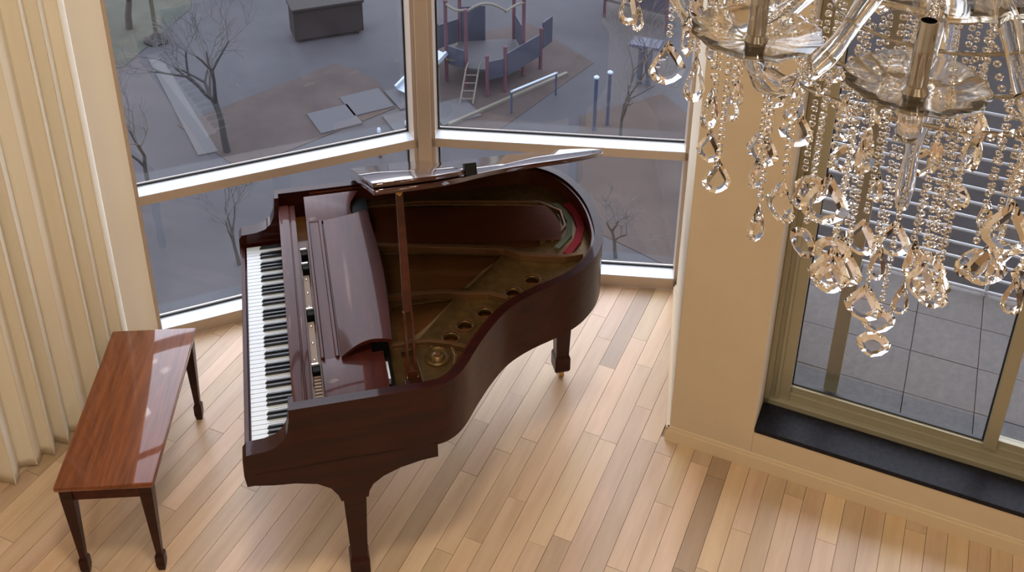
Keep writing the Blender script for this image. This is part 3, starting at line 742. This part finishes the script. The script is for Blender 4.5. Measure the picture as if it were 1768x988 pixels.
# hoops and the hanging cascade
for hr, hz in ((.30, -.09), (.225, -.08), (.15, -.06), (.075, -.05)):
    mb = MB(); n = 64
    pts = [(hr * math.cos(2 * math.pi * k / n), hr * math.sin(2 * math.pi * k / n), hz) for k in range(n + 1)]
    mb.tube(pts, .0028, 6, False); mb.build('hoop', M['chrome'], ch, smooth=60)
cas = [  # radius, count, top z, length, pendant mesh, phase
    (.375, 12, -.02, .12, pend_big, .5), (.30, 16, -.09, .20, pend_mid, 0), (.225, 14, -.08, .250, pend_big, .5),
    (.15, 14, -.06, .345, kite, 0), (.075, 9, -.05, .430, pend_big, .5), (.0, 1, -.36, .235, kite, 0)]
for r_, n_, tz, ln, pm, ph in cas:
    for k in range(n_):
        a = 2 * math.pi * (k + ph) / n_ + R(8) + rnd.uniform(-.03, .03)
        L_ = ln + rnd.choice([-.035, -.012, 0, .02]) * (n_ > 1)
        x, y = r_ * math.cos(a), r_ * math.sin(a)
        link('bead_strand', strand_mesh(L_), ch, (x, y, tz), 0)
        link('pendant', pm if (k % 3 or n_ == 1) else drop_long, ch, (x, y, tz - L_ - .003), R(-22) + rnd.uniform(-.7, .7))
link('pendant', kite, ch, (0, 0, -.648), R(-20))

# ------------------------------------------------------------------ outdoors, 12 m below
GZ = -12.0
ground = MB().prism([(-60, 6.5), (60, 6.5), (60, 90), (-60, 90)], GZ - .3, GZ).build('ground', M['asphalt'], kind='structure')
def patch(name, pts, m, z=.02):
    o = MB().prism(pts, GZ - .05, GZ + z).build(name, m, ground); return o
patch('lawn', [(-22, 30.5), (-12.2, 30.0), (-11.3, 34.5), (-12.5, 40), (-22, 40)], M['lawn'])
patch('mulch_bed', [(-7.2, 24.2), (-3.4, 27.6), (-4.2, 29.4), (-5.6, 30.4), (-9.5, 26.5)], M['mulch'])
patch('mulch_bed', [(-3.2, 27.2), (-.6, 26.0), (2.6, 30.6), (.6, 33.5), (-2.8, 32)], M['mulch'], .015)
patch('mulch_bed', [(1.6, 22), (4.6, 19.5), (6.5, 24), (4.6, 28.6), (2.0, 27.2)], M['mulch'])
patch('path', [(-11.55, 30.5), (-11.2, 30.7), (-8.0, 25.1), (-8.5, 24.9)], M['path'], .03)
patch('dark_ground', [(5.6, 7.0), (30, 7.0), (30, 60), (9.5, 60)], M['darkground'], .012)  # darker stretch of ground beyond the terrace railing
for k, (x, y, a) in enumerate([(-4.3, 27.9, .50), (-3.0, 28.3, .50), (-2.9, 26.8, .48), (-1.7, 27.4, .5), (-5.1, 26.9, .5)]):
    MB().box(-.62, .62, -.62, .62, 0, .05).build('paving_slab', M['slab'], ground, loc=(x, y, GZ), rotz=a)

# bare trees
def grow(mb, p, d_, ln, r, depth, rng, twig=None):
    pts = [p.copy()]; q = p.copy(); dd = d_.copy()
    for k in range(3):
        dd = (dd + Vector((rng.uniform(-1, 1), rng.uniform(-1, 1), rng.uniform(-.4, .6))) * .16).normalized(); q = q + dd * ln / 3; pts.append(q.copy())
    tgt = mb if depth > 2 else twig
    tgt.tube(pts, [r, r * .88, r * .76, r * .64], 5 if depth > 2 else 3, False)
    if depth == 0: return
    for k in range(3 if depth > 1 else 4):
        a = rng.uniform(0, 2 * math.pi); sp = rng.uniform(.45, .85)
        o_ = dd.orthogonal().normalized(); o2 = dd.cross(o_); nd = (dd + (o_ * math.cos(a) + o2 * math.sin(a)) * sp + Vector((0, 0, .12))).normalized()
        grow(mb, pts[-1] if k else pts[2], nd, ln * rng.uniform(.66, .85), r * .58, depth - 1, rng, twig)
def tree(loc, h, r, depth, seed, label, group=None):
    t = thing('bare_tree', label, 'tree', loc, 0, group); rng = random.Random(seed); mb = MB(); tw = MB()
    grow(mb, Vector((0, 0, -.05)), Vector((0, 0, 1)), h * .26, r, depth, rng, tw)
    mb.build('trunk', M['bark'], t); tw.build('twigs', M['twig'], t, kind='stuff')
tree((-7.75, 25.1, GZ), 6.0, .11, 5, 3, 'largest bare winter tree, in the middle of the left window view', 'bare winter trees outside')
tree((-9.3, 23.2, GZ), 4.2, .07, 4, 8, 'small bare tree close to the lower left end of the left window', 'bare winter trees outside')
tree((-12.9, 32.8, GZ), 6.0, .13, 4, 5, 'bare tree standing on the winter lawn at the far left', 'bare winter trees outside')
tree((3.05, 25.4, GZ), 5.6, .055, 5, 14, 'slender bare tree in front of the blue posts, right window view', 'bare winter trees outside')
tree((-6.3, 20.2, GZ), 3.4, .05, 4, 21, 'low bare tree seen through the lower left pane', 'bare winter trees outside')
tree((2.5, 20.6, GZ), 3.6, .05, 4, 31, 'bare sapling seen through the lower right pane', 'bare winter trees outside')

# playground
def post(parent, x, y, h, m, r=.055, z=0):
    return MB().tube([(x, y, z), (x, y, h)], r, 8).lathe([(r * 1.25, 0), (r * 1.25, .05), (r * .5, .09)], x, y, h - .02, 8).build('post', m, parent, smooth=40)
pg = thing('playground_tower', 'climbing frame with red posts, blue panels and cream arched roof pipes', 'play structure', (-.75, 29.6, GZ), R(0), 'climbing frames')
PP = [(-1.25, -.3, 2.7), (-.62, -.75, 2.6), (1.1, .1, 2.6), (.55, -.95, 1.5), (.02, -1.25, 1.35), (1.65, .55, 1.4), (-.9, 1.1, 2.5), (.8, 1.3, 2.5), (-1.6, .6, 1.5)]
for x, y, h in PP: post(pg, x, y, h, M['redpost'])
MB().prism([(-1.25, -.3), (-.62, -.75), (.55, -.95), (1.65, .55), (.8, 1.3), (-.9, 1.1)], .62, .70).build('deck', M['deck'], pg)
def panel(x0, y0, x1, y1, z0, z1, m=None, nm='panel'):
    d_ = Vector((x1 - x0, y1 - y0)).normalized(); nrm = Vector((-d_.y, d_.x)) * .02
    MB().prism([(x0 - nrm.x, y0 - nrm.y), (x1 - nrm.x, y1 - nrm.y), (x1 + nrm.x, y1 + nrm.y), (x0 + nrm.x, y0 + nrm.y)], z0, z1).build(nm, m or M['bluepanel'], pg)
panel(-1.2, -.33, -.68, -.7, .7, 1.25); panel(.02, -1.22, .5, -.98, .55, 1.15); panel(.6, -.85, 1.62, .5, .5, 1.25)
panel(-.85, 1.08, -.1, 1.18, .7, 1.9); panel(1.1, .2, .85, 1.2, .8, 1.6); panel(1.7, .6, 2.0, 1.1, .7, 1.6); panel(-1.55, .55, -.95, 1.05, .7, 1.5)
def arch(p, q, z, rise, nm='roof_pipe'):
    pts = [(p[0] + (q[0] - p[0]) * t, p[1] + (q[1] - p[1]) * t, z + rise * math.sin(math.pi * t)) for t in [i / 10 for i in range(11)]]
    MB().tube(pts, .045, 6).build(nm, M['creampipe'], pg, smooth=50)
arch((-1.25, -.3), (-.62, -.75), 2.62, -.1); arch((-.62, -.75), (.55, -.6), 2.55, .25); arch((.55, -.6), (1.1, .1), 2.5, .05); arch((-1.25, -.3), (-.9, 1.1), 2.55, .2); arch((-.9, 1.1), (.8, 1.3), 2.5, .2); arch((.8, 1.3), (1.1, .1), 2.5, .1)
for dx in (0, .38):
    MB().tube([(-.55 + dx, -.85, .95), (-.62 + dx, -1.0, .8), (-.78 + dx, -1.75, .02)], .028, 6).build('ladder_rail', M['creampipe'], pg, smooth=50)
for k in range(4):
    t = (k + .5) / 4; MB().tube([(-.62 - .16 * t, -1.0 - .75 * t, .72 - .66 * t), (-.24 - .16 * t, -1.0 - .75 * t, .72 - .66 * t)], .02, 5).build('rung', M['creampipe'], pg)
sl = MB().box(-.28, .28, -.9, .9, 0, .03).box(-.30, -.22, -.9, .9, .03, .16).box(.22, .30, -.9, .9, .03, .16).build('slide', M['slide'], pg)
sl.location = (-1.95, -.75, .55); sl.rotation_euler = (R(24), 0, R(-42))
g2 = thing('playground_tower', 'second climbing frame with a cream panel beyond the grey path', 'play structure', (4.4, 34.0, GZ), R(-30), 'climbing frames')
for x, y, h in ((-1.1, -.5, 2.2), (.1, -.5, 2.6), (1.2, -.5, 2.2), (-.5, .8, 2.3)): post(g2, x, y, h, M['redpost'])
MB().box(-1.1, 1.2, -.5, .8, .6, .7).build('deck', M['deck'], g2)
MB().box(-1.05, .05, -.52, -.48, .8, 1.5).build('panel', M['creampipe'], g2); MB().box(.15, 1.15, -.52, -.48, .7, 1.3).build('panel', M['bluepanel'], g2)
# blue post with canopy
bp_ = thing('fitness_post', 'blue twin post exercise stand with a flat blue top', 'play equipment', (4.05, 29.2, GZ), R(-20))
for sx_ in (-.14, .14): MB().box(sx_ - .07, sx_ + .07, -.07, .07, 0, 1.35).build('post', M['blueroof'], bp_)
MB().box(-.45, .45, -.3, .3, 1.35, 1.45).build('top_plate', M['blueroof'], bp_)
# slim handrail bars
hb = thing('handrail', 'pale blue metal handrail in front of the climbing frame', 'handrail', (0, 0, GZ))
MB().tube([(-.02, 27.3, .75), (1.35, 28.5, .75)], .035, 6).build('top_rail', M['slide'], hb)
for x, y in ((0, 27.32), (1.33, 28.48)): MB().tube([(x, y, 0), (x, y, .78)], .03, 6).build('post', M['blueroof'], hb)
for k, (x, y) in enumerate(((2.35, 26.4), (2.75, 26.7))):
    t = thing('climbing_pole', ('dull blue pole at the left of the slender tree', 'dull blue pole right behind the slender tree')[k], 'pole', (x, y, GZ), 0, 'dull blue climbing poles')
    MB().tube([(0, 0, 0), (0, 0, 1.7)], .05, 8).build('shaft', M['blueroof'], t, smooth=40); MB().lathe([(.08, 1.7), (.08, 1.74), (.03, 1.78)], 0, 0, 0, 8).build('cap', M['slide'], t)
# mulch border kerb
kb_ = MB().prism([(-1.75, 26.55), (1.75, 29.75), (1.68, 29.83), (-1.82, 26.63)], GZ, GZ + .10).build('kerb', M['creampipe']); tag(kb_, 'thin pale kerb edging the dark playground surface', 'kerb')
# bollards near the window
for k, (x, y, lb) in enumerate(((-3.55, 24.9, 'red bollard with white cap, the left one of two below the left window'), (-2.85, 25.3, 'red bollard with white cap beside the small cream hoop'))):
    t = thing('bollard', lb, 'bollard', (x, y, GZ), 0, 'red bollards with white caps'); MB().tube([(0, 0, 0), (0, 0, .8)], .045, 8).build('shaft', M['redpost'], t, smooth=40); MB().lathe([(.05, .8), (.05, .9), (.02, .94)], 0, 0, 0, 8).build('cap', M['slide'], t, smooth=40)
t = MB().tube(catmull([(-.35, 0, 0), (-.33, 0, .6), (0, 0, .85), (.33, 0, .6), (.35, 0, 0)], 4), .03, 6).build('play_hoop', M['creampipe'], None, smooth=50, loc=(-2.3, 25.2, GZ), rotz=R(-25)); tag(t, 'small cream hoop standing on the grey paving by a bollard', 'hoop')
# dark bin
bn = thing('storage_bin', 'dark brown rectangular metal bin standing on the grey asphalt', 'bin', (-6.2, 32.6, GZ), R(22))
MB().box(-1.15, 1.15, -.45, .45, .12, 1.15).build('body', M['bin'], bn, bevel=.02); MB().box(-1.2, 1.2, -.5, .5, 1.15, 1.25).build('lid', M['bin'], bn, bevel=.02)
for sx_ in (-.9, .9): MB().box(sx_ - .08, sx_ + .08, -.35, .35, 0, .12).build('foot', M['bin'], bn)
# lamp post base on lawn
lp = thing('lamp_post', 'grey lamp post with a dark round foot on the lawn', 'lamp post', (-11.7, 31.9, GZ))
MB().tube([(0, 0, .1), (0, 0, 5.2)], .07, 8).build('pole', M['lawn'], lp, smooth=40); MB().lathe([(.42, 0), (.42, .1), (.2, .22), (.08, .3)], 0, 0, 0, 14).build('base', M['bin'], lp, smooth=40); MB().lathe([(.05, 0), (.22, .06), (.2, .25), (.05, .32)], 0, 0, 5.15, 12).build('lantern', M['slide'], lp, smooth=40)
